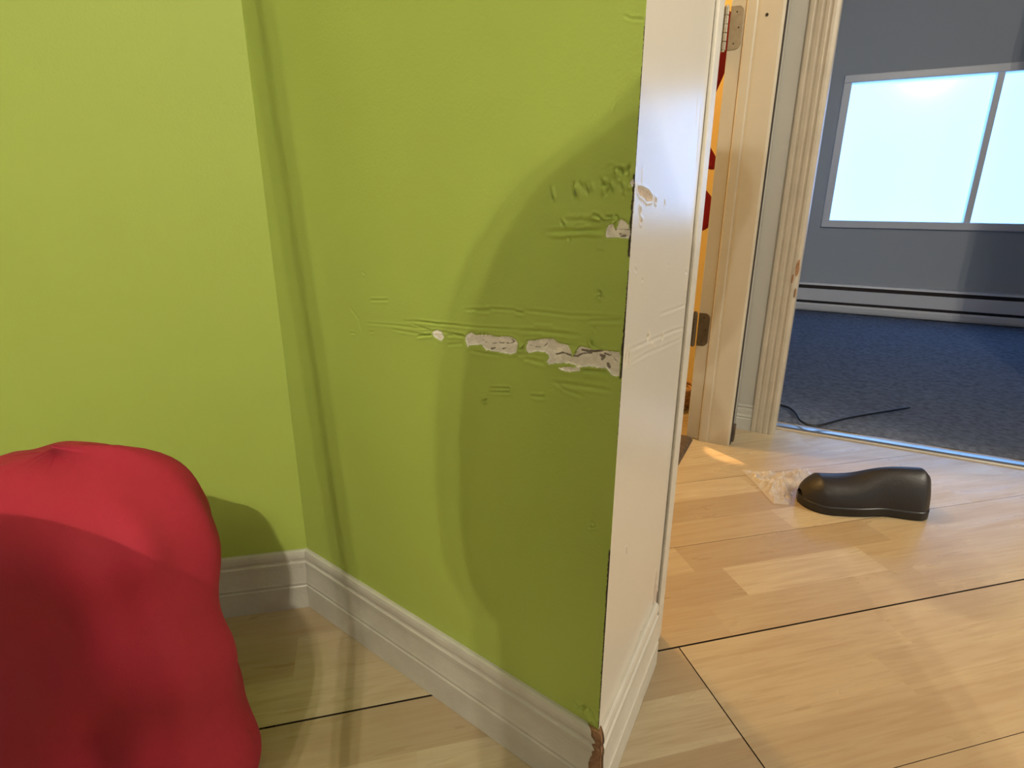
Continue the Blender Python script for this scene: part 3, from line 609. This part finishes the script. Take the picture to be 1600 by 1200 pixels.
# red garment hanging in the side room
def coat(u, v):
    z = 1.13-v*.23; spread = .050+.085*v
    c0 = np.array([.455, 1.80]); d_ = az(100); dn = az(10)
    # right edge follows the drape in the photo: full near the shoulder, pulled in lower down
    xr = .148-.03*max(0, (1.05-z))/.1 if z < 1.05 else .148+.01*math.sin(z*9)
    x_ = -.22+u*(xr+.22); y_ = .022*math.sin(u*19+v*2)*(0.4+v)+.02*math.sin(u*7)
    p = c0+d_*x_+dn*y_; return (p[0], p[1], z)
vs, fs = grid(coat, 90, 50); cg = bpy.data.objects.new('red_garment', None); COL.objects.link(cg); cg.location = (.45, 1.80, 0.9)
finish(cg, label='red garment hanging in the orange-lit side room behind the hinges', cat='garment')
o = under(mesh('garment_cloth', vs, fs, M['red'], smooth=True), cg); q = o.modifiers.new('thick', 'SOLIDIFY'); q.thickness = .006
bm = bmesh.new(); tube(bm, smooth_path([(.50, 1.790, .95), (.52, 1.79, .87), (.545, 1.788, .80), (.572, 1.787, .757), (.57, 1.787, .735)], 6), [.016]*6+[.018]*6+[.016]*6+[.015, .0155, .016, .016, .0155, .012, .006], 14); under(bmobj('garment_sleeve', bm, M['red'], smooth=True), cg)
bm = bmesh.new(); tube(bm, smooth_path([(.49, 1.83, .93), (.50, 1.83, .80), (.53, 1.825, .70), (.572, 1.82, .64), (.580, 1.82, .60), (.565, 1.82, .56)], 6), [.02]*12+[.022, .023, .024, .026, .027, .028]+[.030]*7+[.028, .026, .023, .018, .012, .006], 16); under(bmobj('garment_sleeve', bm, M['red'], smooth=True), cg)
cst = bpy.data.objects.new('coat_stand', None); COL.objects.link(cst); cst.location = (.36, 1.88, 0)
finish(cst, label='dark metal coat stand in the orange-lit side room, hidden behind the white wall end', cat='coat stand')
bm = bmesh.new(); tube(bm, [(.36, 1.88, .018), (.36, 1.88, 1.20)], .011, 12); under(bmobj('stand_pole', bm, M['steel_dark'], smooth=True), cst)
bm = bmesh.new(); tube(bm, [(.36, 1.88, 0), (.36, 1.88, .02)], .12, 32); under(bmobj('stand_base', bm, M['steel_dark']), cst)
bm = bmesh.new(); tube(bm, [(.20, 1.846, 1.128), (.36, 1.842, 1.128), (.575, 1.782, 1.128)], .006, 10); tube(bm, [(.36, 1.88, 1.128), (.36, 1.842, 1.128)], .006, 10); under(bmobj('stand_bar', bm, M['steel_dark'], smooth=True), cst)
# wicker basket standing on the side room floor
kb = bpy.data.objects.new('wicker_basket', None); COL.objects.link(kb); kc = np.array([.520, 1.80]); kb.location = (kc[0], kc[1], 0)
finish(kb, label='small wicker basket on the side room floor, just left of the lower hinge post', cat='basket')
bm = bmesh.new()
for i in range(6):
    z = .008+i*.0105; rr = .058+.014*i/5
    tube(bm, [(kc[0]+(rr+.003*math.sin(t*12+i*math.pi))*math.cos(t), kc[1]+(rr+.003*math.sin(t*12+i*math.pi))*math.sin(t), z) for t in np.linspace(0, 2*math.pi, 73)], .0055, 8, cap=False)
under(bmobj('basket_weave', bm, M['wicker'], smooth=True), kb)
bm = bmesh.new(); bm2 = bmesh.new()
tube(bm, [(kc[0]+.075*math.cos(t), kc[1]+.075*math.sin(t), .072) for t in np.linspace(0, 2*math.pi, 49)], .007, 10, cap=False); under(bmobj('basket_rim', bm, M['wicker'], smooth=True), kb)
bmesh.ops.create_circle(bm2, cap_ends=True, radius=.062, segments=32, matrix=Matrix.Translation((kc[0], kc[1], .012))); under(bmobj('basket_base', bm2, M['wicker']), kb)
# ------------------------------------------------------------------ behind the camera: the person, plus unseen things added to throw shadows
br_ = bpy.data.objects.new('shadow_broom', None); COL.objects.link(br_); br_.location = (-.090, -.003, 0)  # added unseen pole, placed to cast the thin shadow on the green wall
finish(br_, label='broom added unseen left of the camera so its handle shadows the green wall', cat='shadow_broom')
a = Vector((-.090, -.003, 0)); d_ = (Vector((-.157, -.02, 1.30))-a).normalized()
bm = bmesh.new(); tube(bm, [a+d_*.16, a+d_*.8, a+d_*1.42], .009, 14); under(bmobj('shadow_broom_handle', bm, M['wood'], smooth=True), br_)
bm = bmesh.new(); tube(bm, [a+Vector((0, 0, .012)), a+d_*.06, a+d_*.14, a+d_*.19], [.030, .028, .017, .011], 16); under(bmobj('shadow_broom_head', bm, M['straw'], smooth=True), br_)
# person kneeling behind the camera
def skin_obj(name, pts, edges, m, parent, sub=2):
    me = bpy.data.meshes.new(name); me.from_pydata([p[:3] for p in pts], edges, []); o = bpy.data.objects.new(name, me); COL.objects.link(o)
    me.materials.append(m); sk = o.modifiers.new('skin', 'SKIN'); sk.use_smooth_shade = True
    for i, p in enumerate(pts): me.skin_vertices[0].data[i].radius = (p[3], p[4] if len(p) > 4 else p[3])
    me.skin_vertices[0].data[0].use_root = True
    s_ = o.modifiers.new('sub', 'SUBSURF'); s_.levels = sub; s_.render_levels = sub
    return under(o, parent)
PX, PY = .235, -.42
pe = bpy.data.objects.new('person', None); COL.objects.link(pe); pe.location = (PX, PY, 0)
finish(pe, label='person in dark clothes kneeling behind the camera with both arms forward', cat='person')
bp = [(PX, PY-.10, .44, .17, .12), (PX, PY-.06, .66, .175, .12), (PX+.0, PY+.02, .90, .185, .12), (PX+.02, PY+.05, 1.03, .075, .065), (PX+.03, PY+.08, 1.11, .05, .05),
 (PX-.17, PY+.04, .99, .055), (PX-.175, PY+.10, .74, .044), (PX-.09, PY+.32, .60, .034), (PX+.06, PY+.40, .60, .026),
 (PX+.20, PY+.04, .99, .055), (PX+.27, PY+.12, .74, .044), (PX+.26, PY+.34, .60, .034), (PX+.24, PY+.40, .61, .026),
 (PX-.10, PY-.08, .42, .10), (PX-.13, PY+.26, .13, .07), (PX-.12, PY-.14, .08, .05), (PX-.12, PY-.26, .05, .04),
 (PX+.12, PY-.08, .42, .10), (PX+.16, PY+.26, .13, .07), (PX+.14, PY-.14, .08, .05), (PX+.14, PY-.26, .05, .04)]
be = [(0, 1), (1, 2), (2, 3), (3, 4), (2, 5), (5, 6), (6, 7), (7, 8), (2, 9), (9, 10), (10, 11), (11, 12), (0, 13), (13, 14), (14, 15), (15, 16), (0, 17), (17, 18), (18, 19), (19, 20)]
bp = [tuple(q[:2])+(q[2]+(.255 if q[2] > .43 else 0),)+tuple(q[3:]) for q in bp]
skin_obj('person_body', bp, be, M['cloth'], pe)
hd = [(PX+.03, PY+.07, 1.10, .05), (PX+.035, PY+.10, 1.19, .075, .085), (PX+.035, PY+.09, 1.26, .078, .09), (PX+.035, PY+.08, 1.32, .055)]
hd = [tuple(q[:2])+(q[2]+.25,)+tuple(q[3:]) for q in hd]
skin_obj('person_head', hd, [(0, 1), (1, 2), (2, 3)], M['skin'], pe)

# low round table added out of view to shade the left floor
tx, ty = -.395, -.02
st = bpy.data.objects.new('shadow_table', None); COL.objects.link(st); st.location = (tx, ty, 0)
finish(st, label='round wooden side table added unseen to darken the left floor, beside the broom', cat='table')
bm = bmesh.new(); bmesh.ops.create_cone(bm, cap_ends=True, segments=64, radius1=.235, radius2=.24, depth=.03, matrix=Matrix.Translation((tx, ty, .56)))
under(bmobj('shadow_table_top', bm, M['wood'], bevel=.006), st)
for k in range(4):
    t = math.pi/4+k*math.pi/2; bm = bmesh.new(); tube(bm, [(tx+.14*math.cos(t), ty+.14*math.sin(t), .546), (tx+.19*math.cos(t), ty+.19*math.sin(t), 0)], [.016, .012], 10)
    under(bmobj('shadow_table_leg', bm, M['wood'], smooth=True), st)

def hand(w_, fwd, side, name):
    w_, fwd, side = Vector(w_), Vector(fwd).normalized(), Vector(side).normalized(); down = fwd.cross(side)*-1
    pts = [(*w_, .024, .020)]; ed = []; base = w_+fwd*.045; pts.append((*base, .034, .015)); ed.append((0, 1))
    for k, (o_, ln) in enumerate(((-.028, .060), (-.010, .070), (.009, .066), (.027, .052))):
        a = base+side*o_+fwd*.035; n0 = len(pts); pts.append((*a, .010)); ed.append((1, n0))
        for q, (u, v) in enumerate(((.45, .10), (.8, .35), (.95, .75))): pts.append((*(a+fwd*ln*u+down*ln*v*.6), .0085-.0006*q)); ed.append((n0+q, n0+q+1))
    a = w_+fwd*.02-side*.026; n0 = len(pts); pts.append((*a, .012)); ed.append((0, n0))
    for q, (u, v) in enumerate(((.022, .018), (.045, .026))): pts.append((*(a+fwd*u-side*v+down*.01), .010-.001*q)); ed.append((n0+q, n0+q+1))
    skin_obj(name, pts, ed, M['skin'], pe)
hand((PX+.06, PY+.40, .855), (0, 1, -.2), (1, 0, 0), 'person_hand'); hand((PX+.24, PY+.40, .865), (0, 1, -.2), (-1, 0, 0), 'person_hand')
hc = Vector((PX+.035, PY+.085, 1.555))
skin_obj('person_hair', [(hc.x, hc.y-.03, hc.z-.06, .085, .06), (hc.x, hc.y-.02, hc.z+.0, .088, .085), (hc.x, hc.y+.0, hc.z+.045, .06, .06)], [(0, 1), (1, 2)], M['hair'], pe)
skin_obj('person_nose', [(hc.x, hc.y+.078, hc.z-.02, .010), (hc.x, hc.y+.100, hc.z-.055, .013)], [(0, 1)], M['skin'], pe)
